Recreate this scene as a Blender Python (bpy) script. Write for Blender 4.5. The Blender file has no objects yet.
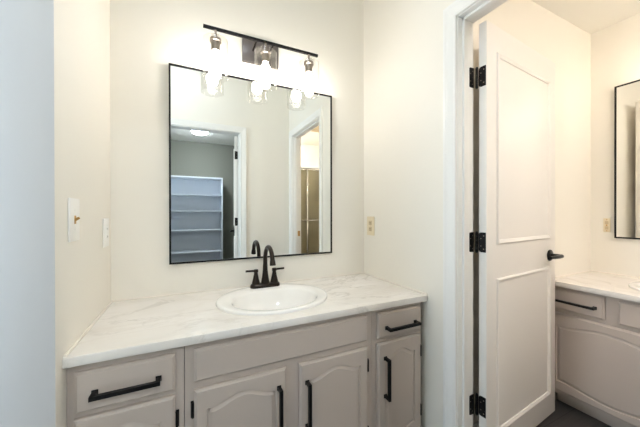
import bpy, bmesh, math, random
from mathutils import Vector, Matrix
S = bpy.context.scene
COL = S.collection
PI = math.pi
rad = math.radians

# ---------------------------------------------------------------- camera
cd = bpy.data.cameras.new('camera')
cd.sensor_fit = 'HORIZONTAL'; cd.sensor_width = 36.0
cd.lens = 278.7 / 640 * 36.0
cd.clip_start = 0.02; cd.clip_end = 60
cam = bpy.data.objects.new('camera', cd); COL.objects.link(cam)
cam.location = (0, -1.598, 1.1771)
_y, _p, _r = rad(25.4883), rad(-0.1782), rad(-0.0808)
F = Vector((math.sin(_y)*math.cos(_p), math.cos(_y)*math.cos(_p), math.sin(_p)))
R = Vector((math.cos(_y), -math.sin(_y), 0)); U = R.cross(F)
R, U = math.cos(_r)*R + math.sin(_r)*U, -math.sin(_r)*R + math.cos(_r)*U
cam.rotation_euler = Matrix((R, U, -F)).transposed().to_euler()
S.camera = cam

# ---------------------------------------------------------------- light settings
SKY = 8.3             # daylight outside the added window
BULB = 47.0           # vanity bulbs of the near mirror
BATH_BULB = 23.0      # vanity bulbs of the bathroom
CLOSET = 108.0          # closet ceiling lamp
ROOM_FILL = 8.0           # unseen fill lamp added on the vanity room ceiling
SHOWER_FILL = 86.0        # lamp added over the shower to reach the lower door
BATH_FILL = 47.0          # unseen lamp added to even out the bathroom light
S.view_settings.view_transform = 'Standard'
S.view_settings.look = 'None'
S.view_settings.gamma = 1.0
S.view_settings.use_curve_mapping = False
S.view_settings.exposure = 0.5
S.cycles.use_denoising = True
S.cycles.max_bounces = 14
S.cycles.diffuse_bounces = 8
S.cycles.glossy_bounces = 6
S.cycles.transmission_bounces = 10
S.cycles.transparent_max_bounces = 16
S.cycles.sample_clamp_indirect = 8.0
W = bpy.data.worlds.new('world'); S.world = W; W.use_nodes = True
bg = W.node_tree.nodes['Background']
bg.inputs[0].default_value = (0.75, 0.87, 1.0, 1); bg.inputs[1].default_value = SKY
pl = bpy.data.lights.new('window_portal', 'AREA'); pl.shape = 'RECTANGLE'; pl.size = 0.8; pl.size_y = 1.8
pl.cycles.is_portal = True                       # guides the sky's rays through the added window; gives no light of its own
po = bpy.data.objects.new('window_portal', pl); COL.objects.link(po)
po.location = (-1.72, -0.52, 1.25); po.rotation_euler = Vector((-1, 0, 0)).to_track_quat('Z', 'Y').to_euler()

# ---------------------------------------------------------------- materials
def newmat(name):
    m = bpy.data.materials.new(name); m.use_nodes = True
    return m, m.node_tree, m.node_tree.nodes['Principled BSDF']
def lin(c):
    return tuple((x/12.92 if x <= 0.04045 else ((x+0.055)/1.055)**2.4) for x in c)
def srgb(r, g, b): return lin((r/255, g/255, b/255)) + (1,)
def mat(name, col, rough=0.5, metal=0.0, spec=0.5, noise=0.0, nscale=8, bump=0.0, bscale=200, coat=0.0):
    m, nt, b = newmat(name); N = nt.nodes; L = nt.links
    b.inputs['Base Color'].default_value = col
    b.inputs['Roughness'].default_value = rough
    b.inputs['Metallic'].default_value = metal
    b.inputs['Specular IOR Level'].default_value = spec
    b.inputs['Coat Weight'].default_value = coat
    tc = N.new('ShaderNodeTexCoord')
    if noise:
        n = N.new('ShaderNodeTexNoise'); n.inputs['Scale'].default_value = nscale; n.inputs['Detail'].default_value = 4
        L.new(tc.outputs['Object'], n.inputs['Vector'])
        r = N.new('ShaderNodeMapRange'); r.inputs['To Min'].default_value = 1-noise; r.inputs['To Max'].default_value = 1+noise
        L.new(n.outputs['Fac'], r.inputs['Value'])
        mx = N.new('ShaderNodeVectorMath'); mx.operation = 'SCALE'
        mx.inputs[0].default_value = col[:3]
        L.new(r.outputs['Result'], mx.inputs['Scale']); L.new(mx.outputs['Vector'], b.inputs['Base Color'])
    if bump:
        n = N.new('ShaderNodeTexNoise'); n.inputs['Scale'].default_value = bscale; n.inputs['Detail'].default_value = 3
        L.new(tc.outputs['Object'], n.inputs['Vector'])
        bp = N.new('ShaderNodeBump'); bp.inputs['Strength'].default_value = bump; bp.inputs['Distance'].default_value = 0.002
        L.new(n.outputs['Fac'], bp.inputs['Height']); L.new(bp.outputs['Normal'], b.inputs['Normal'])
    return m
M = {}
M['wall'] = mat('cream_wall_paint', srgb(240, 236, 227), 0.55, spec=0.25, noise=0.012, nscale=3, bump=0.12, bscale=160)
M['closet_wall'] = mat('closet_wall_paint', srgb(124, 125, 116), 0.6, spec=0.2, noise=0.012, nscale=3, bump=0.12, bscale=160)
M['hall_shade'] = mat('shaded_hall_wall', srgb(206, 207, 210), 0.55, spec=0.25, noise=0.012, nscale=3, bump=0.12, bscale=160)  # wall colour greyed down, the dimmer light put into the colour
M['ceiling'] = mat('ceiling_paint', srgb(240, 238, 232), 0.8, spec=0.1, noise=0.01, nscale=5, bump=0.2, bscale=120)
M['trim'] = mat('white_trim_paint', srgb(240, 239, 236), 0.3, spec=0.45, noise=0.006, nscale=6)
M['door'] = mat('white_door_paint', srgb(238, 234, 229), 0.42, spec=0.5, noise=0.008, nscale=4, bump=0.03, bscale=90)
M['cab'] = mat('greige_cabinet_paint', srgb(192, 180, 171), 0.35, spec=0.4, noise=0.02, nscale=6, bump=0.03, bscale=60)
M['cab_in'] = mat('cabinet_inside', srgb(120, 112, 104), 0.6, noise=0.04, nscale=5)
M['black'] = mat('matte_black_metal', srgb(24, 23, 24), 0.38, metal=0.6, noise=0.08, nscale=40)
M['bronze'] = mat('dark_bronze_metal', srgb(52, 46, 42), 0.3, metal=0.85, noise=0.08, nscale=30)
M['gunmetal'] = mat('gunmetal_plate', srgb(120, 114, 112), 0.28, metal=0.9, noise=0.05, nscale=40)
M['nickel'] = mat('brushed_nickel', srgb(150, 140, 130), 0.3, metal=1.0, noise=0.04, nscale=60)
M['brass'] = mat('brass', srgb(205, 165, 105), 0.35, metal=1.0, noise=0.05, nscale=60)
M['chrome'] = mat('satin_chrome', srgb(225, 224, 220), 0.18, metal=1.0, noise=0.02, nscale=40)
M['plastic'] = mat('white_plastic', srgb(248, 247, 244), 0.35, noise=0.005, nscale=20)
M['ivory'] = mat('ivory_plastic', srgb(233, 220, 192), 0.35, noise=0.005, nscale=20)
M['tan'] = mat('tan_plastic', srgb(208, 190, 155), 0.4, noise=0.01, nscale=20)
M['slot'] = mat('dark_slot', srgb(50, 42, 34), 0.6, noise=0.02, nscale=20)
M['porcelain'] = mat('white_porcelain', srgb(246, 244, 241), 0.08, spec=0.6, noise=0.004, nscale=5, coat=0.4)
M['caulk'] = mat('white_caulk', srgb(236, 230, 220), 0.5, noise=0.01, nscale=20)
M['shelf'] = mat('white_shelf_laminate', srgb(226, 232, 240), 0.4, noise=0.008, nscale=6)
M['mirror'] = mat('mirror_silver', (0.87, 0.885, 0.865, 1), 0.0, metal=1.0)

def marble():
    m, nt, b = newmat('white_marble_laminate'); N = nt.nodes; L = nt.links
    tc = N.new('ShaderNodeTexCoord')
    mp = N.new('ShaderNodeMapping'); mp.inputs['Rotation'].default_value = (0, 0, rad(28)); mp.inputs['Scale'].default_value = (1.0, 2.3, 1.0)
    L.new(tc.outputs['Object'], mp.inputs['Vector'])
    def vein(scale, width, dist, seed):
        n = N.new('ShaderNodeTexNoise'); n.noise_dimensions = '4D'; n.inputs['W'].default_value = seed
        n.inputs['Scale'].default_value = scale; n.inputs['Detail'].default_value = 7; n.inputs['Roughness'].default_value = 0.6
        n.inputs['Distortion'].default_value = dist
        L.new(mp.outputs['Vector'], n.inputs['Vector'])
        s = N.new('ShaderNodeMath'); s.operation = 'SUBTRACT'; s.inputs[1].default_value = 0.5; L.new(n.outputs['Fac'], s.inputs[0])
        a = N.new('ShaderNodeMath'); a.operation = 'ABSOLUTE'; L.new(s.outputs[0], a.inputs[0])
        r = N.new('ShaderNodeMapRange'); r.inputs['From Max'].default_value = width; r.inputs['To Min'].default_value = 1; r.inputs['To Max'].default_value = 0
        L.new(a.outputs[0], r.inputs['Value']); return r.outputs['Result']
    v1 = vein(2.0, 0.02, 1.0, 1.3); v2 = vein(3.6, 0.05, 0.6, 4.1)
    cl = N.new('ShaderNodeTexNoise'); cl.inputs['Scale'].default_value = 2.2; cl.inputs['Detail'].default_value = 5; L.new(mp.outputs['Vector'], cl.inputs['Vector'])
    ramp = N.new('ShaderNodeValToRGB'); ramp.color_ramp.elements[0].position = 0.35; ramp.color_ramp.elements[1].position = 0.65
    ramp.color_ramp.elements[0].color = srgb(238, 234, 230); ramp.color_ramp.elements[1].color = srgb(229, 224, 218)
    L.new(cl.outputs['Fac'], ramp.inputs['Fac'])
    gate = N.new('ShaderNodeTexNoise'); gate.inputs['Scale'].default_value = 1.7; gate.inputs['Detail'].default_value = 2; L.new(tc.outputs['Object'], gate.inputs['Vector'])
    gr = N.new('ShaderNodeMapRange'); gr.inputs['From Min'].default_value = 0.45; gr.inputs['From Max'].default_value = 0.65; gr.inputs['To Max'].default_value = 0.6; L.new(gate.outputs['Fac'], gr.inputs['Value'])
    g1 = N.new('ShaderNodeMath'); g1.operation = 'MULTIPLY'; L.new(v1, g1.inputs[0]); L.new(gr.outputs['Result'], g1.inputs[1])
    g2 = N.new('ShaderNodeMath'); g2.operation = 'MULTIPLY'; L.new(v2, g2.inputs[0]); g2.inputs[1].default_value = 0.16
    m1 = N.new('ShaderNodeMixRGB'); m1.inputs[2].default_value = srgb(188, 182, 176); L.new(g1.outputs[0], m1.inputs[0]); L.new(ramp.outputs['Color'], m1.inputs[1])
    m2 = N.new('ShaderNodeMixRGB'); m2.inputs[2].default_value = srgb(205, 196, 184); L.new(g2.outputs[0], m2.inputs[0]); L.new(m1.outputs[0], m2.inputs[1])
    L.new(m2.outputs[0], b.inputs['Base Color']); b.inputs['Roughness'].default_value = 0.25
    return m
M['marble'] = marble()

def planks():
    m, nt, b = newmat('dark_plank_floor'); N = nt.nodes; L = nt.links
    tc = N.new('ShaderNodeTexCoord')
    mp = N.new('ShaderNodeMapping'); mp.inputs['Rotation'].default_value = (0, 0, 0)
    L.new(tc.outputs['Object'], mp.inputs['Vector'])
    br = N.new('ShaderNodeTexBrick'); br.inputs['Scale'].default_value = 1.0; br.inputs['Brick Width'].default_value = 1.2; br.inputs['Row Height'].default_value = 0.15
    br.inputs['Mortar Size'].default_value = 0.0015; br.inputs['Color1'].default_value = srgb(60, 58, 59); br.inputs['Color2'].default_value = srgb(72, 69, 69); br.inputs['Mortar'].default_value = srgb(22, 21, 21)
    L.new(mp.outputs['Vector'], br.inputs['Vector'])
    mp2 = N.new('ShaderNodeMapping'); mp2.inputs['Scale'].default_value = (2, 30, 1); L.new(tc.outputs['Object'], mp2.inputs['Vector'])
    n = N.new('ShaderNodeTexNoise'); n.inputs['Scale'].default_value = 2; n.inputs['Detail'].default_value = 6; L.new(mp2.outputs['Vector'], n.inputs['Vector'])
    r = N.new('ShaderNodeMapRange'); r.inputs['To Min'].default_value = 0.6; r.inputs['To Max'].default_value = 1.4; L.new(n.outputs['Fac'], r.inputs['Value'])
    v = N.new('ShaderNodeVectorMath'); v.operation = 'SCALE'; L.new(br.outputs['Color'], v.inputs[0]); L.new(r.outputs['Result'], v.inputs['Scale'])
    L.new(v.outputs['Vector'], b.inputs['Base Color']); b.inputs['Roughness'].default_value = 0.4
    return m
M['floor'] = planks()

def thin_glass(name, tint, glossmix, rough=0.0, edge=None):
    m = bpy.data.materials.new(name); m.use_nodes = True; nt = m.node_tree; N = nt.nodes; L = nt.links
    N.remove(N['Principled BSDF']); out = N['Material Output']
    t = N.new('ShaderNodeBsdfTransparent'); t.inputs[0].default_value = tint
    g = N.new('ShaderNodeBsdfGlossy'); g.inputs['Roughness'].default_value = rough; g.inputs['Color'].default_value = (1, 1, 1, 1)
    lw = N.new('ShaderNodeLayerWeight'); lw.inputs['Blend'].default_value = 0.5
    pw = N.new('ShaderNodeMath'); pw.operation = 'POWER'; pw.inputs[1].default_value = 3.2; L.new(lw.outputs['Facing'], pw.inputs[0])
    sc = N.new('ShaderNodeMath'); sc.operation = 'MULTIPLY_ADD'; sc.inputs[1].default_value = glossmix; sc.inputs[2].default_value = 0.02; L.new(pw.outputs[0], sc.inputs[0])
    mx = N.new('ShaderNodeMixShader'); L.new(sc.outputs[0], mx.inputs[0]); L.new(t.outputs[0], mx.inputs[1]); L.new(g.outputs[0], mx.inputs[2])
    L.new(mx.outputs[0], out.inputs['Surface']); return m
M['shade'] = thin_glass('clear_shade_glass', (0.965, 0.96, 0.95, 1), 0.7)
M['pane'] = thin_glass('window_glass', (0.96, 0.98, 0.98, 1), 0.2)
M['shower'] = mat('obscure_shower_glass', srgb(150, 143, 114), 0.35, spec=0.5, noise=0.1, nscale=90, bump=0.5, bscale=120)
M['shower'].node_tree.nodes['Principled BSDF'].inputs['Transmission Weight'].default_value = 0.35

def emis(name, col, s):
    m = bpy.data.materials.new(name); m.use_nodes = True; nt = m.node_tree; N = nt.nodes; L = nt.links
    N.remove(N['Principled BSDF']); e = N.new('ShaderNodeEmission'); e.inputs[0].default_value = col; e.inputs[1].default_value = s
    L.new(e.outputs[0], N['Material Output'].inputs['Surface']); return m
M['bulb'] = emis('lit_bulb', (1.0, 0.95, 0.905, 1), BULB)
M['bath_bulb'] = emis('lit_bulb_bathroom', (1.0, 0.89, 0.74, 1), BATH_BULB)
M['dome'] = emis('lit_dome', (0.84, 0.93, 1.0, 1), CLOSET)
M['room_fill'] = emis('room_fill_dome', (0.82, 0.90, 1.0, 1), ROOM_FILL)
M['shower_fill'] = emis('shower_fill_dome', (1.0, 0.91, 0.86, 1), SHOWER_FILL)
M['bath_fill'] = emis('bath_fill_dome', (1.0, 0.92, 0.87, 1), BATH_FILL)

# ---------------------------------------------------------------- mesh helpers
def merge(bm, tmp):
    me = bpy.data.meshes.new('tmp'); tmp.to_mesh(me); tmp.free(); bm.from_mesh(me); bpy.data.meshes.remove(me)
def box(bm, x0, x1, y0, y1, z0, z1, bev=0.0, seg=2, mtx=None):
    t = bmesh.new(); bmesh.ops.create_cube(t, size=1)
    for v in t.verts:
        v.co = Vector(((x0+x1)/2 + v.co.x*(x1-x0), (y0+y1)/2 + v.co.y*(y1-y0), (z0+z1)/2 + v.co.z*(z1-z0)))
    if bev: bmesh.ops.bevel(t, geom=t.edges[:], offset=bev, segments=seg, profile=0.5, affect='EDGES')
    if mtx: t.transform(mtx)
    merge(bm, t)
def lathe(bm, prof, c=(0, 0, 0), n=40, sx=1, sy=1, mtx=None, close=False):
    t = bmesh.new(); rings = []
    for r, z in prof:
        if r < 1e-6: rings.append([t.verts.new((0, 0, z))])
        else: rings.append([t.verts.new((r*sx*math.cos(2*PI*i/n), r*sy*math.sin(2*PI*i/n), z)) for i in range(n)])
    for a, b in zip(rings, rings[1:]):
        for i in range(n):
            j = (i+1) % n
            if len(a) == 1 and len(b) == 1: continue
            if len(a) == 1: t.faces.new((a[0], b[j], b[i]))
            elif len(b) == 1: t.faces.new((a[i], a[j], b[0]))
            else: t.faces.new((a[i], a[j], b[j], b[i]))
    bmesh.ops.recalc_face_normals(t, faces=t.faces[:])
    if mtx: t.transform(mtx)
    t.transform(Matrix.Translation(c)); merge(bm, t)
def tube(bm, pts, r, n=14, square=False):
    """round (or square) tube along points; r scalar or list"""
    t = bmesh.new(); P = [Vector(p) for p in pts]; rs = r if isinstance(r, (list, tuple)) else [r]*len(P)
    rings = []; up = None
    for i, p in enumerate(P):
        d = ((P[min(i+1, len(P)-1)] - P[max(i-1, 0)])).normalized()
        if up is None:
            ref = Vector((0, 0, 1)) if abs(d.z) < 0.9 else Vector((0, 1, 0)); up = (ref - d*ref.dot(d)).normalized()
        else: up = (up - d*up.dot(d)).normalized()
        s = d.cross(up)
        k = 4 if square else n
        off = PI/4 if square else 0
        rings.append([t.verts.new(p + (s*math.cos(off+2*PI*j/k) + up*math.sin(off+2*PI*j/k))*rs[i]*(math.sqrt(2) if square else 1)) for j in range(k)])
    for a, b in zip(rings, rings[1:]):
        k = len(a)
        for j in range(k): t.faces.new((a[j], a[(j+1) % k], b[(j+1) % k], b[j]))
    t.faces.new(rings[0][::-1]); t.faces.new(rings[-1])
    bmesh.ops.recalc_face_normals(t, faces=t.faces[:]); merge(bm, t)
def build(name, bm, m, parent=None, smooth=True, angle=35, origin=None):
    me = bpy.data.meshes.new(name)
    if origin is not None: bm.transform(Matrix.Translation(-Vector(origin)))
    bm.to_mesh(me); bm.free()
    if smooth:
        me.shade_smooth(); me.set_sharp_from_angle(angle=rad(angle))
    me.materials.append(M[m] if isinstance(m, str) else m)
    o = bpy.data.objects.new(name, me); COL.objects.link(o)
    if origin is not None: o.location = origin
    if parent: o.parent = parent
    return o
def struct(name, bm, m, parent=None, **k):
    o = build(name, bm, m, parent, **k)
    if not parent: o['kind'] = 'structure'
    return o
def tag(o, label, cat, group=None):
    o['label'] = label; o['category'] = cat
    if group: o['group'] = group
    return o
def empty(name, label, cat, loc=(0, 0, 0), rz=0, group=None):
    o = bpy.data.objects.new(name, None); COL.objects.link(o); o.location = loc; o.rotation_euler = (0, 0, rz)
    o.empty_display_size = 0.1
    return tag(o, label, cat, group)
def B(*boxes, bev=0.0):
    bm = bmesh.new()
    for b in boxes: box(bm, *b, bev=bev)
    return bm
def ring_panel(bm, outer, holes, place):
    """flat polygon with holes; outer/holes lists of 2-D points; place maps (u,v)->Vector"""
    t = bmesh.new(); edges = []
    for loop in [outer] + holes:
        vs = [t.verts.new((u, v, 0)) for u, v in loop]
        edges += [t.edges.new((vs[i], vs[(i+1) % len(vs)])) for i in range(len(vs))]
    bmesh.ops.triangle_fill(t, use_beauty=True, use_dissolve=False, edges=edges, normal=(0, 0, 1))
    for v in t.verts: v.co = place(v.co.x, v.co.y)
    merge(bm, t)

# ---------------------------------------------------------------- dimensions (metres)
XL, XR = -0.3223, 1.0953          # partition and right wall of the vanity niche
WT = 0.098                        # thickness of the wall with the door
BX = XR + WT                      # bathroom side of that wall
TX, TY = 2.58, -0.6402            # bathroom far wall and wall behind the door
RY = -1.585                       # rear wall (with the closet doorway)
RB = RY - 0.115
HC, HB = 2.74, 2.435              # ceilings
CT = 0.7616                       # countertop height
HEAD = 2.052                      # door head height
LX = -1.6                         # far left of the passage
DY0, DY1 = -0.7372, -1.474        # bathroom doorway
CX0, CX1 = -0.193, 0.526          # closet doorway
CLX, CLY = -0.75, -3.85           # closet
BY = -3.2                         # bathroom far end

# ---------------------------------------------------------------- structure
struct('floor', B((LX-.1, TX+.1, CLY-.1, 0.1, -0.06, 0)), 'floor', smooth=False)
struct('wall_back', B((LX-.1, XR+WT, 0, 0.1, 0, HC)), 'wall', smooth=False)
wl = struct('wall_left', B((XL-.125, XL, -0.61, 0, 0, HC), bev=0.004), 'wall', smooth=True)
wl.data.materials.append(M['hall_shade'])          # grey stands in for shade on the partition's passage side and end
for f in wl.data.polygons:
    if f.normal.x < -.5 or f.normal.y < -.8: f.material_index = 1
struct('wall_right', B((XR, BX, DY0+.018, 0, 0, HC), (XR, BX, DY1-.018, DY0+.018, HEAD+.018, HC), (XR, BX, RB, DY1-.018, 0, HC)), 'wall', smooth=False)
WY0, WY1, WZ0, WZ1 = -0.92, -0.12, 0.35, 2.15
struct('wall_rear', B((LX-.1, CX0-.018, RB, RY, 0, HC),
                      (CX0-.018, CX1+.018, RB, RY, HEAD+.018, HC), (CX1+.018, XR, RB, RY, 0, HC)), 'wall', smooth=False)
struct('wall_far_left', B((LX-.1, LX, RY, WY0, 0, HC), (LX-.1, LX, WY1, 0, 0, HC), (LX-.1, LX, WY0, WY1, 0, WZ0), (LX-.1, LX, WY0, WY1, WZ1, HC)), 'hall_shade', smooth=False)  # same greyed colour, also cutting light bounced off this wall
struct('ceiling', B((LX-.1, BX, RB, 0.1, HC, HC+.06)), 'ceiling', smooth=False)
struct('wall_bathroom_back', B((BX, TX+.1, TY, TY+.1, 0, HB)), 'wall', smooth=False)
struct('wall_bathroom_right', B((TX, TX+.1, BY, TY, 0, HB)), 'wall', smooth=False)
struct('wall_bathroom_rear', B((BX-.1, TX+.1, BY-.1, BY, 0, HB)), 'wall', smooth=False)
struct('wall_bathroom_left', B((BX-.05, BX, BY, RB, 0, HB)), 'wall', smooth=False)
struct('ceiling_bathroom', B((BX-.1, TX+.1, BY-.1, TY+.1, HB, HB+.06)), 'ceiling', smooth=False)
struct('wall_closet_back', B((CLX-.1, XR+.1, CLY-.1, CLY, 0, HB)), 'closet_wall', smooth=False)
struct('wall_closet_left', B((CLX-.05, CLX, CLY, RB, 0, HB)), 'closet_wall', smooth=False)
struct('wall_closet_right', B((XR, XR+.05, CLY, RB, 0, HB)), 'closet_wall', smooth=False)
struct('ceiling_closet', B((CLX-.1, XR+.1, CLY-.1, RB, HB, HB+.06)), 'ceiling', smooth=False)
# unseen window added to the passage to bring in daylight
wf = struct('added_window_1', B((LX-.1, LX, WY0, WY0+.045, WZ0, WZ1), (LX-.1, LX, WY1-.045, WY1, WZ0, WZ1), (LX-.1, LX, WY0, WY1, WZ0, WZ0+.045), (LX-.1, LX, WY0, WY1, WZ1-.045, WZ1),
                          (LX-.07, LX-.04, WY0, WY1, 1.28, 1.32)), 'trim')
struct('added_window_pane', B((LX-.058, LX-.052, WY0+.04, WY1-.04, WZ0+.04, WZ1-.04)), 'pane', wf, smooth=False)

# door casings: a stepped profile swept round the opening with mitred corners
PROF = [(0, 0), (0, .009), (.004, .012), (.010, .012), (.013, .009), (.017, .0105), (.030, .014), (.043, .0175), (.047, .0175), (.050, .019), (.060, .019), (.063, .016), (.063, 0)]
def casing(s0, s1, zt, place):
    bm = bmesh.new(); L4 = []
    for u, w in PROF:
        L4.append([bm.verts.new(place(s, z, w)) for s, z in ((s0-u, 0), (s0-u, zt+u), (s1+u, zt+u), (s1+u, 0))])
    for a, b in zip(L4, L4[1:] + L4[:1]):
        for i in range(3): bm.faces.new((a[i], a[i+1], b[i+1], b[i]))
    bm.faces.new([l[0] for l in L4]); bm.faces.new([l[3] for l in L4][::-1])
    bmesh.ops.recalc_face_normals(bm, faces=bm.faces[:]); return bm
struct('trim_1', casing(-DY0+.004-.008, -DY1-.004+.008, HEAD+.004, lambda s, z, w: Vector((XR-w, -s, z))), 'trim', angle=20)
struct('trim_2', casing(-DY0-.004, -DY1+.004, HEAD+.004, lambda s, z, w: Vector((BX+w, -s, z))), 'trim', angle=20)
struct('trim_3', casing(CX0-.004, CX1+.004, HEAD+.004, lambda s, z, w: Vector((s, RY+w, z))), 'trim', angle=20)
struct('trim_4', casing(CX0-.004, CX1+.004, HEAD+.004, lambda s, z, w: Vector((s, RB-w, z))), 'trim', angle=20)
# jambs with stops
SX0, SX1 = BX-.037-.034, BX-.037
j = struct('trim_5', B((XR, BX, DY0, DY0+.018, 0, HEAD+.018), (XR, BX, DY1-.018, DY1, 0, HEAD+.018), (XR, BX, DY1, DY0, HEAD, HEAD+.018),
                       (SX0, SX1, DY0-.011, DY0+.001, 0, HEAD), (SX0, SX1, DY1-.001, DY1+.011, 0, HEAD), (SX0, SX1, DY1, DY0, HEAD-.011, HEAD+.001), bev=.0015), 'trim')
bm = bmesh.new(); box(bm, SX1+.004, SX1+.032, DY1-.0005, DY1+.0015, .905, .965, bev=.0007); box(bm, SX1+.012, SX1+.026, DY1+.001, DY1+.0025, .922, .948)
sp = build('strike_plate', bm, 'brass', j); sp['label'] = 'brass strike plate'
struct('trim_6', B((CX0-.018, CX0, RB, RY, 0, HEAD+.018), (CX1, CX1+.018, RB, RY, 0, HEAD+.018), (CX0, CX1, RB, RY, HEAD, HEAD+.018),
                   (CX0-.001, CX0+.011, RB+.037, RB+.071, 0, HEAD), (CX1-.011, CX1+.001, RB+.037, RB+.071, 0, HEAD), bev=.0015), 'trim')
struct('baseboard_right', B((XR-.012, XR, DY0+.07, -.565, 0, .085), bev=.003), 'trim')
struct('baseboard_bathroom', B((BX+.02, 2.05, TY-.012, TY, 0, .085), bev=.003), 'trim')
struct('baseboard_closet', B((CLX, XR, CLY, CLY+.012, 0, .085), bev=.003), 'trim')
struct('baseboard_rear', B((CX1+.07, XR-.02, RY, RY+.012, 0, .085), bev=.003), 'trim')

# ---------------------------------------------------------------- doors
def panel_moulding(bm, s0, s1, z0, z1, side):
    """raised moulding frame on a door face; side -1 = face at t=0, +1 = face at t=.035"""
    prof = [(0, 0), (.002, .006), (.007, .009), (.013, .006), (.019, .004), (.022, 0)]
    L4 = []
    for u, w in prof:
        t = -w if side < 0 else .035 + w
        L4.append([bm.verts.new((s, t, z)) for s, z in ((s0+u, z0+u), (s1-u, z0+u), (s1-u, z1-u), (s0+u, z1-u))])
    for a, b in zip(L4, L4[1:]):
        for i in range(4):
            k = (i+1) % 4
            f = (a[i], a[k], b[k], b[i]); bm.faces.new(f if side < 0 else f[::-1])
def lever_set(door, s, z, w_dir):
    """rosette, neck and lever on both faces"""
    for side in (-1, 1):
        f = 0 if side < 0 else .035
        mt = Matrix.Translation((s, f, z)) @ Matrix.Rotation(rad(90) if side < 0 else rad(-90), 4, 'X')
        bm = bmesh.new(); lathe(bm, [(0, 0), (.031, 0), (.032, .002), (.031, .007), (.026, .010), (0, .010)], n=32, mtx=mt)
        ro = build('rosette', bm, 'black', door)
        bm = bmesh.new(); tube(bm, [(s, f + side*.008, z), (s, f + side*.05, z)], .011)
        tip = s + w_dir*.112
        tube(bm, [(s - w_dir*.012, f + side*.052, z), (s + w_dir*.02, f + side*.054, z), (s + w_dir*.07, f + side*.052, z), (tip, f + side*.046, z)], [.0105, .0105, .009, .0075])
        build('lever', bm, 'black', ro)
    bm = bmesh.new(); e = door['leaf']; box(bm, e-.0005, e+.0015, .005, .030, z-.03, z+.03, bev=.0006); box(bm, e, e+.009, .012, .023, z-.008, z+.008, bev=.001)
    build('latch_plate', bm, 'black', door)
def make_door(name, loc, ang, width, label, lever_dir, hinges, jamb_leaf, flip=False):
    d = bpy.data.objects.new(name, None); COL.objects.link(d); d.location = loc; d.rotation_euler = (0, 0, ang); d.empty_display_size = .1
    d['kind'] = 'structure'; d['label'] = label; d['category'] = 'door'; d['leaf'] = width
    bm = bmesh.new(); box(bm, 0, width, 0, .035, .016, 2.045, bev=.0015)
    build('door_panel', bm, 'door', d)
    for z0, z1 in ((.142, .868), (1.027, 1.922)):
        for side in (-1, 1):
            bm = bmesh.new(); panel_moulding(bm, .082, width-.078, z0, z1, side); build('panel_moulding', bm, 'door', d, angle=25)
    lever_set(d, width-.078, .933, -1)
    inv = (Matrix.Translation(loc) @ Matrix.Rotation(ang, 4, 'Z')).inverted()
    for zc in hinges:
        bm = bmesh.new()
        h = .0455
        # leaf on the door edge, rounded corners
        leaf(bm, lambda a, b, w: Vector((-.0002-w, .003+a, zc+b)), .032, h)
        # knuckle: five barrels
        px, py = -.0065, .041
        for k in range(5):
            z0 = zc - h + k*2*h/5
            lathe(bm, [(0, z0+.0004), (.0062, z0+.0004), (.0062, z0+2*h/5-.0004), (0, z0+2*h/5-.0004)], c=(px, py, 0), n=16)
        lathe(bm, [(0, zc-h-.004), (.004, zc-h-.004), (.0055, zc-h), (0, zc-h)], c=(px, py, 0), n=16)
        lathe(bm, [(0, zc+h), (.0055, zc+h), (.004, zc+h+.004), (0, zc+h+.004)], c=(px, py, 0), n=16)
        # leaf on the jamb
        leaf(bm, lambda a, b, w: inv @ jamb_leaf(a, zc+b, w), .032, h)
        hg = build('hinge', bm, 'black', d); hg['label'] = 'black butt hinge'
        bm = bmesh.new()
        for q, (a, b) in enumerate(((.009, .03), (.022, .017), (.009, -.03), (.022, -.017))):
            for kind in (0, 1):
                f = (lambda a, b, w: Vector((-.0002-w, .003+a, zc+b))) if kind == 0 else (lambda a, b, w: inv @ jamb_leaf(a, zc+b, w))
                vs = [bm.verts.new(f(a+.0027*math.cos(2*PI*i/10), b+.0027*math.sin(2*PI*i/10), .0024)) for i in range(10)]
                bm.faces.new(vs)
        build('screw', bm, 'nickel', hg)
    return d
def leaf(bm, f, w, h, th=.002, r=.011):
    pts = []
    for cx, cy, a0 in ((w-r, h-r, 0), (r*.2, h-r*.2, 90), (r*.2, -h+r*.2, 180), (w-r, -h+r, 270)):
        rr = r if cx > w/2 else r*.2
        for i in range(5):
            a = rad(a0 + 22.5*i); pts.append((cx+rr*math.cos(a), cy+rr*math.sin(a)))
    t = bmesh.new()
    lo = [t.verts.new(f(a, b, 0)) for a, b in pts]; hi = [t.verts.new(f(a, b, th)) for a, b in pts]
    t.faces.new(lo[::-1]); t.faces.new(hi)
    for i in range(len(pts)):
        k = (i+1) % len(pts); t.faces.new((lo[i], lo[k], hi[k], hi[i]))
    bmesh.ops.recalc_face_normals(t, faces=t.faces[:]); merge(bm, t)
# the leaf "a" runs from the outer rounded edge towards the knuckle when mirrored, so a=.032 lies at the rounded side
make_door('door_1', (1.2204, -.7863, 0), rad(5.26), .723, 'white two-panel door standing open into the bathroom', 1, (1.798, 1.040, .288),
          lambda a, z, w: Vector((BX+.006-a, DY0-w+.0003, z)))
make_door('door_2', (CX1-.041, RB-.010, 0), rad(-81.5), .70, 'white closet door seen edge-on in the large mirror', 1, (1.830, 1.075, .28),
          lambda a, z, w: Vector((CX1-w+.0003, RB+.002+a, z)))

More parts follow.
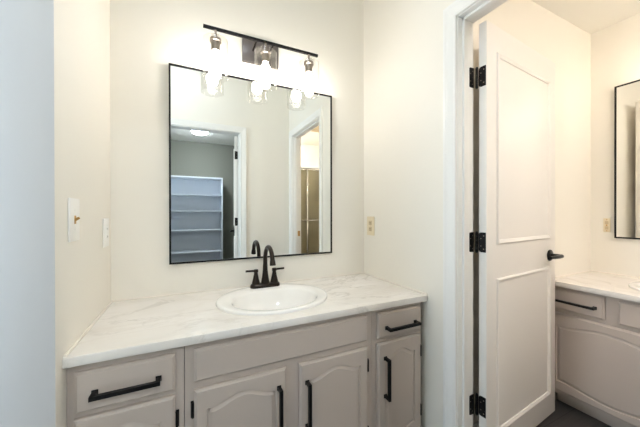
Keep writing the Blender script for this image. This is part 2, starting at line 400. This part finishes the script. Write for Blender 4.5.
# ---------------------------------------------------------------- cabinets
def cathedral(x0, x1, z0, z1, h, n=28, bottom=True):
    """panel outline: shoulders, ogee and arch at the top (and mirrored at the bottom)"""
    def bump(t):
        t = abs(t)
        if t > .84: return 0.0
        q = 0.5*(1+math.cos(PI*t/.84)); return q**.8
    top = [(x1+(x0-x1)*i/n, z1-h+h*bump(1-2*i/n)) for i in range(n+1)]
    bot = [(x0+(x1-x0)*i/n, z0+h*.75-h*.75*bump(-1+2*i/n)) for i in range(n+1)] if bottom else [(x0, z0), (x1, z0)]
    return bot + top          # counter-clockwise
def offset(poly, d):
    n = len(poly); out = []
    for i in range(n):
        p0, p1, p2 = Vector(poly[i-1]), Vector(poly[i]), Vector(poly[(i+1) % n])
        e1, e2 = (p1-p0).normalized(), (p2-p1).normalized()
        n1, n2 = Vector((-e1.y, e1.x)), Vector((-e2.y, e2.x))
        m = (n1+n2); m = m/max(m.length_squared/2, .6)
        q = p1 + m*d; out.append((q.x, q.y))
    return out
def face_front(bm, x0, x1, z0, z1, yf, th, panel=None):
    """door or drawer front facing -y: routed edge, optional raised cathedral panel"""
    e = .006
    def rect(i): return [(x0+i, z0+i), (x1-i, z0+i), (x1-i, z1-i), (x0+i, z1-i)]
    t = bmesh.new()
    loops = [(rect(0), yf+th), (rect(0), yf+.008), (rect(.0015), yf+.0055), (rect(.0045), yf+.0045), (rect(.007), yf+.001), (rect(.0085), yf)]
    prev = None
    for r, y in loops:
        cur = [t.verts.new((u, y, v)) for u, v in r]
        if prev:
            for i in range(4): t.faces.new((prev[i], prev[(i+1) % 4], cur[(i+1) % 4], cur[i]))
        else: t.faces.new(cur[::-1])
        prev = cur
    if not panel: t.faces.new(prev)
    else:
        P = panel
        seq = [(P, yf), (offset(P, .0015), yf+.004), (offset(P, .003), yf+.0065), (offset(P, .006), yf+.0065), (offset(P, .017), yf+.002), (offset(P, .018), yf+.0012)]
        pv = None
        for r, y in seq:
            cur = [t.verts.new((u, y, v)) for u, v in r]
            if pv:
                n = len(cur)
                for i in range(n): t.faces.new((pv[i], pv[(i+1) % n], cur[(i+1) % n], cur[i]))
            pv = cur
        t.faces.new(pv)
    bmesh.ops.remove_doubles(t, verts=t.verts[:], dist=1e-6)
    if panel: ring_panel(t, rect(.0085), [P], lambda u, v: Vector((u, yf, v)))
    bmesh.ops.remove_doubles(t, verts=t.verts[:], dist=1e-5)
    bmesh.ops.recalc_face_normals(t, faces=t.faces[:])
    merge(bm, t)
def pull(xc, zc, yf, length, vertical, parent):
    bm = bmesh.new(); h = length/2; r = .0062; so = .030
    def P(a, d): return (xc, yf-d, zc+a) if vertical else (xc+a, yf-d, zc)
    tube(bm, [P(-h, so), P(h, so)], r, square=True)
    for s in (-1, 1):
        tube(bm, [P(s*(h-.007), -.0005), P(s*(h-.007), so)], r, square=True)
        tube(bm, [P(s*(h-.007), -.0005), P(s*(h-.007), .003)], r*1.35, square=True)
    o = build('pull_handle', bm, 'black', parent, angle=30); o['label'] = 'black bar pull'; return o
def small_hinge(x, z, yf, side, parent):
    """exposed cabinet hinge on the frame beside the door edge"""
    bm = bmesh.new()
    x0, x1 = (x+.001, x+.011) if side > 0 else (x-.011, x-.001)
    box(bm, x0, x1, yf+.012, yf+.0182, z-.028, z+.028, bev=.0015)
    tube(bm, [(x+side*.004, yf+.008, z-.026), (x+side*.004, yf+.008, z+.026)], .0042, n=10)
    o = build('hinge', bm, 'black', parent); o['label'] = 'small black hinge'; return o
YD, TH = -.555, .018
def cabinet_shell(root, x0, x1, openings, zb=.072, zt=CT-.031, yb=-.004, side_w=.016):
    yf = YD + TH
    bm = bmesh.new()
    ring_panel(bm, [(x0, zb), (x1, zb), (x1, zt), (x0, zt)], [[(a, c), (b, c), (b, d), (a, d)] for a, b, c, d in openings], lambda u, v: Vector((u, yf, v)))
    geo = bmesh.ops.solidify(bm, geom=bm.faces[:], thickness=-.018) if False else None
    ext = bmesh.ops.extrude_face_region(bm, geom=bm.faces[:])
    for v in [g for g in ext['geom'] if isinstance(g, bmesh.types.BMVert)]: v.co.y += .018
    bmesh.ops.recalc_face_normals(bm, faces=bm.faces[:])
    build('face_frame', bm, 'cab', root, smooth=False)
    build('carcass', B((x0+.0005, x0+side_w, yf+.018, yb, .0, zt), (x1-side_w, x1-.0005, yf+.018, yb, .0, zt), (x0+side_w, x1-side_w, yf+.018, yb, zb, zb+.016), (x0+side_w, x1-side_w, yb-.008, yb, zb, zt)), 'cab_in', root, smooth=False)
    build('toe_kick', B((x0+side_w, x1-side_w, yf+.06, yf+.075, 0, zb)), 'cab', root, smooth=False)
def front(name, x0, x1, z0, z1, root, panel=False, h=.030):
    bm = bmesh.new()
    pn = cathedral(x0+.041, x1-.041, z0+.032, z1-.042, h) if panel else None
    face_front(bm, x0, x1, z0, z1, YD, TH-.0005, pn)
    return build(name, bm, 'cab', root, angle=18)
DZ0, DZ1, RZ0, RZ1 = .085, .567, .590, .709
lc = empty('vanity_cabinet', 'greige vanity cabinet with one drawer at the left wall end', 'cabinet', (0, 0, 0), group='vanity cabinet units')
cabinet_shell(lc, -.3215, -.0110, [(-.28, -.05, .125, .55), (-.28, -.05, .605, .69)])
d = front('drawer', -.302, -.037, .583, RZ1-.003, lc); pull(-.168, .639, YD, .180, False, d)
d = front('door', -.304, -.037, DZ0, DZ1, lc, True); pull(-.262, .41, YD, .19, True, d); small_hinge(-.037, .482, YD, 1, d); small_hinge(-.037, .17, YD, 1, d)
sc = empty('vanity_cabinet', 'wide greige sink cabinet with two arched doors under the near sink', 'cabinet', (0, 0, 0), group='vanity cabinet units')
cabinet_shell(sc, -.0090, .7692, [(.035, .34, .125, .55), (.42, .725, .125, .55), (.035, .725, .605, .69)])
front('false_drawer_front', .020, .737, .594, RZ1, sc)
d = front('door', .020, .352, DZ0, DZ1, sc, True); pull(.320, .41, YD, .19, True, d); small_hinge(.020, .498, YD, -1, d); small_hinge(.020, .17, YD, -1, d)
d = front('door', .406, .739, DZ0, DZ1, sc, True); pull(.438, .40, YD, .19, True, d); small_hinge(.739, .479, YD, 1, d); small_hinge(.739, .17, YD, 1, d)
rc = empty('vanity_cabinet', 'narrow greige cabinet with drawer and door by the doorway wall', 'cabinet', (0, 0, 0), group='vanity cabinet units')
cabinet_shell(rc, .7708, 1.075, [(.805, 1.045, .125, .55), (.805, 1.045, .605, .69)])
d = front('drawer', .792, 1.060, .590, RZ1+.001, rc); pull(.930, .637, YD, .19, False, d)
d = front('door', .792, 1.060, DZ0, DZ1+.002, rc, True); pull(.834, .408, YD, .19, True, d); small_hinge(1.060, .479, YD, 1, d); small_hinge(1.060, .18, YD, 1, d)

# ---------------------------------------------------------------- counter, sink, faucet (local frame: x along the wall, -y into the room)
def ell(cx, cy, a, b, n=64): return [(cx+a*math.cos(2*PI*i/n), cy+b*math.sin(2*PI*i/n)) for i in range(n)]
def counter(x0, x1, depth, hole, root):
    t = bmesh.new(); H = .0295
    out = [(x0, -depth), (x1, -depth), (x1, -.001), (x0, -.001)]
    ring_panel(t, out, [hole], lambda u, v: Vector((u, v, 0)))
    ext = bmesh.ops.extrude_face_region(t, geom=t.faces[:])
    for v in [g for g in ext['geom'] if isinstance(g, bmesh.types.BMVert)]: v.co.z -= H
    bmesh.ops.recalc_face_normals(t, faces=t.faces[:])
    es = [e for e in t.edges if all(abs(v.co.y+depth) < 1e-5 for v in e.verts) and abs(e.verts[0].co.z-e.verts[1].co.z) < 1e-6]
    bmesh.ops.bevel(t, geom=es, offset=.004, segments=3, profile=.5, affect='EDGES')
    return build('countertop_slab', t, 'marble', root, angle=40)
def caulk(name, pts):
    bm = bmesh.new(); tube(bm, pts, .0045, n=8); return struct(name, bm, 'caulk')
ct = empty('countertop', 'white marble-patterned vanity countertop over greige cabinets below the big mirror', 'countertop', (0, 0, CT))
SXC, SYC, SA, SB = .381, -.276, .266, .230
counter(XL+.0004, XR-.006, .568, ell(SXC, SYC, SA-.014, SB-.014), ct)
Z = CT + .003
caulk('trim_7', [(XL+.004, -.004, Z), (XR-.008, -.004, Z)])
caulk('trim_8', [(XL+.004, -.56, Z), (XL+.004, -.006, Z)])
caulk('trim_9', [(XR-.005, -.56, Z), (XR-.005, -.006, Z)])
def sink(root, drain_y=.0):
    bm = bmesh.new()
    # rings: centre y, half-axes, height - the bowl sits forward of a faucet deck
    def rg(k, z, cy=0): return (cy, SA*k, SB*k, z)
    by = -.040
    rings = [rg(1, .0005), rg(1, .006), rg(.992, .0105), rg(.975, .0125), (by*.3, SA*.93, SB*.88, .0125), (by, .207, .160, .0122), (by, .201, .154, .0085), (by, .197, .150, 0),
             (by, .187, .141, -.035), (by, .165, .122, -.085), (by, .125, .092, -.118), (by, .07, .055, -.131), (by, .0225, .0225, -.134), (by, .0225, .0225, -.142),
             (by, .08, .065, -.140), (by, .135, .10, -.127), (by, .175, .132, -.090), (by, .197, .151, -.035), (by, .206, .160, -.002), (by*.3, SA*.92, SB*.88, .0005)]
    R2 = [[bm.verts.new((a*math.cos(2*PI*i/72), cy+b*math.sin(2*PI*i/72), z)) for i in range(72)] for cy, a, b, z in rings]
    for p, q in zip(R2, R2[1:]+R2[:1]):
        for i in range(72): bm.faces.new((p[i], p[(i+1) % 72], q[(i+1) % 72], q[i]))
    bmesh.ops.recalc_face_normals(bm, faces=bm.faces[:])
    build('basin', bm, 'porcelain', root, angle=50)
    bm = bmesh.new(); lathe(bm, [(0, -.1335), (.014, -.132), (.021, -.1325), (.0222, -.134), (.0222, -.142), (0, -.142)], c=(0, -.040, 0), n=28); build('drain', bm, 'black', root)
sk = empty('sink', 'oval white drop-in sink in the near countertop in front of the faucet', 'sink', (SXC, SYC, CT)); sink(sk)
def faucet(root):
    bm = bmesh.new()
    # base plate: stadium with flared foot
    def stad(a, b, z):
        pts = []
        for i in range(32):
            t = 2*PI*i/32; c, s = math.cos(t), math.sin(t)
            pts.append((math.copysign(a-b, c) + b*c if abs(c) > 1e-6 else 0, b*s, z))
        return pts
    L = [stad(.082, .027, 0), stad(.082, .027, .009), stad(.078, .0235, .017), stad(.072, .018, .020)]
    R_ = [[bm.verts.new(p) for p in l] for l in L]
    for a, b in zip(R_, R_[1:]):
        for i in range(32): bm.faces.new((a[i], a[(i+1) % 32], b[(i+1) % 32], b[i]))
    bm.faces.new(R_[-1]); bm.faces.new(R_[0][::-1]); bmesh.ops.recalc_face_normals(bm, faces=bm.faces[:])
    build('base_plate', bm, 'bronze', root)
    bm = bmesh.new(); lathe(bm, [(.024, .014), (.022, .03), (.0165, .06), (.0135, .09), (.0125, .12)], n=24)
    pts = [(0, 0, .112), (0, 0, .13), (0, 0, .150)]
    for i in range(1, 13):
        a = PI*i/12*.93; pts.append((0, -.073*(1-math.cos(a)), .150+.073*math.sin(a)))
    tube(bm, pts, [.0125, .0118, .0115]+[.0112]*12, n=18)
    e = Vector(pts[-1]); dn = Vector((0, -.2, -1)).normalized()
    tube(bm, [e+dn*-.002, e+dn*.006, e+dn*.026, e+dn*.028], [.0112, .0135, .0155, .013], n=18)
    build('spout', bm, 'bronze', root)
    for s in (-1, 1):
        bm = bmesh.new(); lathe(bm, [(.0225, .014), (.0205, .028), (.0145, .052), (.0105, .074), (.0100, .08), (.0125, .083), (.0125, .094), (.010, .097), (0, .097)], c=(s*.0508, 0, 0), n=24)
        h = build('handle', bm, 'bronze', root)
        bm = bmesh.new(); tube(bm, [(s*.041, 0, .089), (s*.106, -.003, .0915)], [.0062, .0055], n=12); build('lever', bm, 'bronze', h)
    bm = bmesh.new(); tube(bm, [(0, .019, .012), (0, .019, .075)], .0025, n=8); lathe(bm, [(0, .074), (.005, .076), (.005, .084), (0, .086)], c=(0, .019, 0), n=12); build('lift_rod', bm, 'bronze', root)
fc = empty('faucet', 'dark bronze two-handle gooseneck faucet on the near countertop', 'faucet', (.385, -.093, CT+.0126)); faucet(fc)

# ---------------------------------------------------------------- mirrors
def mirror(root, w, z0, z1):
    f, dp = .0085, .022
    bm = B((-w/2, -w/2+f, -dp, -.001, z0, z1), (w/2-f, w/2, -dp, -.001, z0, z1), (-w/2+f, w/2-f, -dp, -.001, z0, z0+f), (-w/2+f, w/2-f, -dp, -.001, z1-f, z1))
    build('frame', bm, 'black', root, smooth=False)
    build('mirror_glass', B((-w/2+f, w/2-f, -dp+.004, -.004, z0+f, z1-f)), 'mirror', root, smooth=False)
mr = empty('mirror', 'large mirror in a thin black frame above the near sink', 'mirror', ((-.0812+.8374)/2, 0, 0)); mirror(mr, .9186, .9189, 1.9235)
mr2 = empty('mirror', 'partly cut-off black-framed mirror on the far bathroom wall', 'mirror', (TX, -1.228, 0), rad(-90)); mirror(mr2, .9186, 1.006, 2.008)

# ---------------------------------------------------------------- vanity lights
def vanity_light(root, bulbmat):
    """origin on the wall at the bar's height; bar along x"""
    yb = -.12
    bm = bmesh.new(); box(bm, -.103, .103, -.020, -.001, -.072, .060, bev=.002); build('backplate', bm, 'gunmetal', root)
    bm = bmesh.new(); box(bm, -.309, .309, yb-.0068, yb+.0068, -.0068, .0068, bev=.0012); build('bar', bm, 'black', root)
    for s in (-.045, .045):
        bm = bmesh.new(); tube(bm, [(s, -.019, 0), (s, yb+.007, 0)], .006, n=14); build('support_arm', bm, 'bronze', root)
    for s in (-.252, 0, .252):
        bm = bmesh.new(); tube(bm, [(s, yb, -.007), (s, yb, -.050)], .006, n=14)
        lathe(bm, [(0, -.046), (.020, -.046), (.0275, -.051), (.0275, -.064), (.021, -.067), (.0195, -.106), (.017, -.109), (0, -.109)], c=(s, yb, 0), n=28)
        so = build('socket', bm, 'nickel', root)
        bm = bmesh.new()
        lathe(bm, [(.022, -.0555), (.0597, -.0555), (.0605, -.0565), (.0605, -.2395), (.0600, -.240), (.0585, -.240), (.058, -.2395), (.058, -.0585), (.022, -.0585)], c=(s, yb, 0), n=48)
        build('glass_shade', bm, 'shade', so)
        bm = bmesh.new()
        lathe(bm, [(.0, -.107), (.013, -.108), (.014, -.118), (.020, -.130), (.028, -.146), (.0305, -.163), (.028, -.181), (.019, -.194), (.008, -.199), (0, -.200)], c=(s, yb, 0), n=28)
        build('bulb', bm, bulbmat, so)
vl = empty('vanity_light', 'three-bulb vanity light with clear glass shades above the large mirror', 'light fixture', (.382, 0, 2.092)); vanity_light(vl, 'bulb')
vl2 = empty('vanity_light', 'three-bulb vanity light over the far bathroom mirror', 'light fixture', (TX, -1.245, 2.16), rad(-90)); vanity_light(vl2, 'bath_bulb')

# ---------------------------------------------------------------- switch and outlets (local: plate in x-z, facing -y)
def wall_plate(root, w, h, m):
    bm = bmesh.new(); box(bm, -w/2, w/2, -.006, -.0004, -h/2, h/2, bev=.0025); return build('cover_plate', bm, m, root)
def screws(root, zs, m):
    for z in zs:
        bm = bmesh.new(); lathe(bm, [(0, .0), (.003, 0), (.0032, .001), (0, .0018)], n=14, mtx=Matrix.Translation((0, -.0058, z)) @ Matrix.Rotation(rad(90), 4, 'X')); build('screw', bm, m, root)
sw = empty('light_switch', 'white switch plate with brass toggle on the left wall near its end', 'light switch', (XL, -.482, 1.156), rad(90))
wall_plate(sw, .086, .134, 'plastic'); screws(sw, (-.03, .03), 'plastic')
bm = bmesh.new(); box(bm, -.006, .006, -.0075, -.0055, -.013, .013, bev=.0008); tube(bm, [(0, -.006, 0), (0, -.017, .006)], [.0048, .0036], n=10); tg = build('toggle', bm, 'brass', sw); tg['label'] = 'brass coloured toggle'
def duplex(root, m_body, m_sock):
    for z in (-.02, .02):
        bm = bmesh.new(); box(bm, -.0165, .0165, -.0085, -.0055, z-.0145, z+.0145, bev=.0014); so = build('receptacle', bm, m_sock, root)
        for a in (-.0075, .0055): build('slot', B((a, a+.002, -.0088, -.0075, z-.003, z+.006)), 'slot', so)
        bm = bmesh.new(); lathe(bm, [(0, 0), (.0025, 0), (.0025, .001), (0, .001)], n=10, mtx=Matrix.Translation((0, -.0078, z-.008)) @ Matrix.Rotation(rad(90), 4, 'X')); build('ground_hole', bm, 'slot', so)
ol = empty('wall_outlet', 'white outlet on the left wall just above the countertop near the corner', 'outlet', (XL, -.103, 1.092), rad(90))
wall_plate(ol, .084, .124, 'plastic')
bm = bmesh.new(); box(bm, -.0165, .0165, -.0085, -.0055, -.033, .033, bev=.0014); rk = build('receptacle', bm, 'plastic', ol)
for a in (-.0075, .0055):
    for z in (-.022, .012): build('slot', B((a, a+.002, -.0088, -.008, z, z+.008)), 'slot', rk)
screws(ol, (-.048, .048), 'plastic')
orr = empty('wall_outlet', 'ivory outlet with tan sockets on the right wall near the mirror', 'outlet', (XR, -.0835, 1.089), rad(-90))
wall_plate(orr, .078, .124, 'ivory'); duplex(orr, 'ivory', 'tan'); screws(orr, (0,), 'brass')
ob = empty('wall_outlet', 'small brass-detailed plate on the bathroom wall left of its mirror', 'outlet', (TX, -.727, 1.089), rad(-90))
wall_plate(ob, .036, .094, 'ivory')
for z in (-.018, .018):
    bm = bmesh.new(); box(bm, -.009, .009, -.0085, -.0055, z-.011, z+.011, bev=.0012); build('receptacle', bm, 'tan', ob)
bm = bmesh.new(); box(bm, -.004, .004, -.0095, -.0055, -.005, .005, bev=.0008); build('screw', bm, 'brass', ob); screws(ob, (-.038, .038), 'brass')

# ---------------------------------------------------------------- bathroom vanity (local frame rotated -90: local x = -world y, local -y = -world x)
BL = 1.20
def tr(y): return -(y - TY)          # world y -> local x, origin at (TX, TY)
bc = empty('vanity_cabinet', 'greige bathroom vanity cabinet seen past the open door', 'cabinet', (TX, TY, 0), rad(-90))
YD_near = YD; YD = -(TX - 2.0234)
cabinet_shell(bc, .003, BL, [(.06, .25, .615, .69), (.33, .56, .615, .69), (.06, .50, .13, .54), (.62, 1.15, .13, .69)])
d = front('drawer', .030, tr(-.903), .594, .716, bc); pull(tr(-.858)+.015-.11, .650, YD, .22, False, d)
front('false_drawer_front', tr(-.956), tr(-.956)+.29, .592, .713, bc)
bm = bmesh.new(); face_front(bm, .030, .535, .098, .570, YD, TH-.0005, cathedral(.047, .512, .132, .528, .032)); d = build('door', bm, 'cab', bc, angle=18); pull(.50, .45, YD, .19, True, d)
d = front('door', .625, 1.17, .098, .570, bc, True); pull(.655, .45, YD, .19, True, d)
front('false_drawer_front', .70, 1.17, .592, .713, bc)
YD = YD_near
bt = empty('countertop', 'white marble-patterned countertop of the bathroom vanity behind the door', 'countertop', (TX, TY, CT), rad(-90))
BSX = tr(-1.185)
counter(.001, BL+.02, .577, ell(BSX, -.276, SA-.014, SB-.014), bt)
caulk('trim_10', [(TX-.004, TY-.004, Z), (TX-.004, TY-BL, Z)])
caulk('trim_11', [(TX-.57, TY-.004, Z), (TX-.006, TY-.004, Z)])
sk2 = empty('sink', 'white oval sink cut off at the right edge in the bathroom countertop', 'sink', (TX-.276, -1.185, CT), rad(-90)); sink(sk2)
fc2 = empty('faucet', 'dark bronze faucet behind the bathroom sink', 'faucet', (TX-.093, -1.185, CT+.0126), rad(-90)); faucet(fc2)

# ---------------------------------------------------------------- closet: bookcase and ceiling lamp (seen in the mirror)
bk = empty('bookcase', 'empty white bookcase in the closet, seen in the large mirror', 'bookcase', (.10, CLY, 0))
x0, x1, D0, D1 = -.46, .462, .002, .30
for a, b in ((x0, x0+.02), (x1-.02, x1)): build('side_panel', B((a, b, D0, D1, 0, 1.785), bev=.001), 'shelf', bk)
build('top_panel', B((x0+.02, x1-.02, D0, D1, 1.762, 1.785), bev=.001), 'shelf', bk)
build('back_panel', B((x0+.02, x1-.02, D0, D0+.006, .06, 1.762)), 'shelf', bk, smooth=False)
build('kick_board', B((x0+.02, x1-.02, D1-.03, D1-.015, 0, .06)), 'shelf', bk, smooth=False)
for z in (1.482, 1.206, .88, .51, .06): build('shelf', B((x0+.02, x1-.02, D0+.006, D1-.002, z-.008, z+.008), bev=.001), 'shelf', bk)
cl = empty('ceiling_light', 'round white closet ceiling light glowing in the mirror reflection', 'ceiling light', (.176, -2.95, HB))
bm = bmesh.new(); lathe(bm, [(0, -.0005), (.125, -.0005), (.128, -.006), (.125, -.018), (.118, -.020), (0, -.020)], n=40); build('lamp_base', bm, 'trim', cl)
bm = bmesh.new(); lathe(bm, [(.118, -.0205), (.118, -.045), (.108, -.068), (.078, -.084), (.038, -.092), (0, -.094)], n=40); build('lamp_dome', bm, 'dome', cl)
def fill_lamp(label, loc, m, k=1.0):  # unseen lamps added to brighten the vanity room and bathroom
    hl = empty('ceiling_light', label, 'ceiling light', loc)
    bm = bmesh.new(); lathe(bm, [(0, -.0005), (.165*k, -.0005), (.168*k, -.006), (.165*k, -.018), (.158*k, -.020), (0, -.020)], n=40); build('lamp_base', bm, 'trim', hl)
    bm = bmesh.new(); lathe(bm, [(.156*k, -.0205), (.154*k, -.035), (.135*k, -.055), (.095*k, -.070), (.045*k, -.078), (0, -.080)], n=40); build('lamp_dome', bm, m, hl)
fill_lamp('added round fill light on the vanity room ceiling', (-.05, -1.18, HC), 'room_fill')
fill_lamp('added round fill light on the bathroom ceiling', (1.352, -2.10, HB), 'bath_fill', .8)
fill_lamp('small added fill light over the bathroom shower', (1.345, -2.80, HB), 'shower_fill', .8)

# ---------------------------------------------------------------- shower and vent (seen in the mirror)
sh = empty('shower_enclosure', 'framed obscure-glass shower doors glimpsed through the bathroom doorway in the mirror', 'shower', (BX, -2.42, 0))
SWD = TX - BX
build('frame', B((.0, .03, -.03, .03, .10, 1.90), (SWD-.03, SWD, -.03, .03, .10, 1.90), (.0, SWD, -.03, .03, 1.862, 1.90), (0, SWD, -.03, .03, .08, .11), bev=.003), 'trim', sh)
build('curb', B((.0, SWD, -.06, .06, 0, .08), bev=.006), 'porcelain', sh)
for a, b, yy, tb in ((.032, .50, -.012, 1), (.47, .93, .012, 1), (.90, SWD-.032, -.012, 0)):
    f = build('door_panel', B((a, a+.025, yy-.009, yy+.009, .112, 1.860), (b-.025, b, yy-.009, yy+.009, .112, 1.860), (a+.025, b-.025, yy-.009, yy+.009, .112, .135), (a+.025, b-.025, yy-.009, yy+.009, 1.835, 1.860), bev=.002), 'chrome', sh)
    build('glass_pane', B((a+.02, b-.02, yy-.003, yy+.003, .13, 1.84)), 'shower', f, smooth=False)
    bm = bmesh.new(); tube(bm, [(a+.012, yy+.045, 1.06), (b-.012, yy+.045, 1.06)], .008, n=12)
    for q in (a+.014, b-.014): tube(bm, [(q, yy+.008, 1.06), (q, yy+.046, 1.06)], .007, n=10)
    build('towel_bar', bm, 'chrome', f)
vt = empty('ceiling_vent', 'beige square exhaust vent in the bathroom ceiling seen in the mirror', 'vent', (1.80, -2.22, HB))
build('vent_frame', B((-.13, -.108, -.13, .13, -.016, -.0005), (.108, .13, -.13, .13, -.016, -.0005), (-.108, .108, -.13, -.108, -.016, -.0005), (-.108, .108, .108, .13, -.016, -.0005), bev=.002), 'tan', vt)
build('grille', B(*[(-.108, .108, -.10+.022*i, -.09+.022*i, -.014, -.004) for i in range(10)]), 'tan', vt, smooth=False)
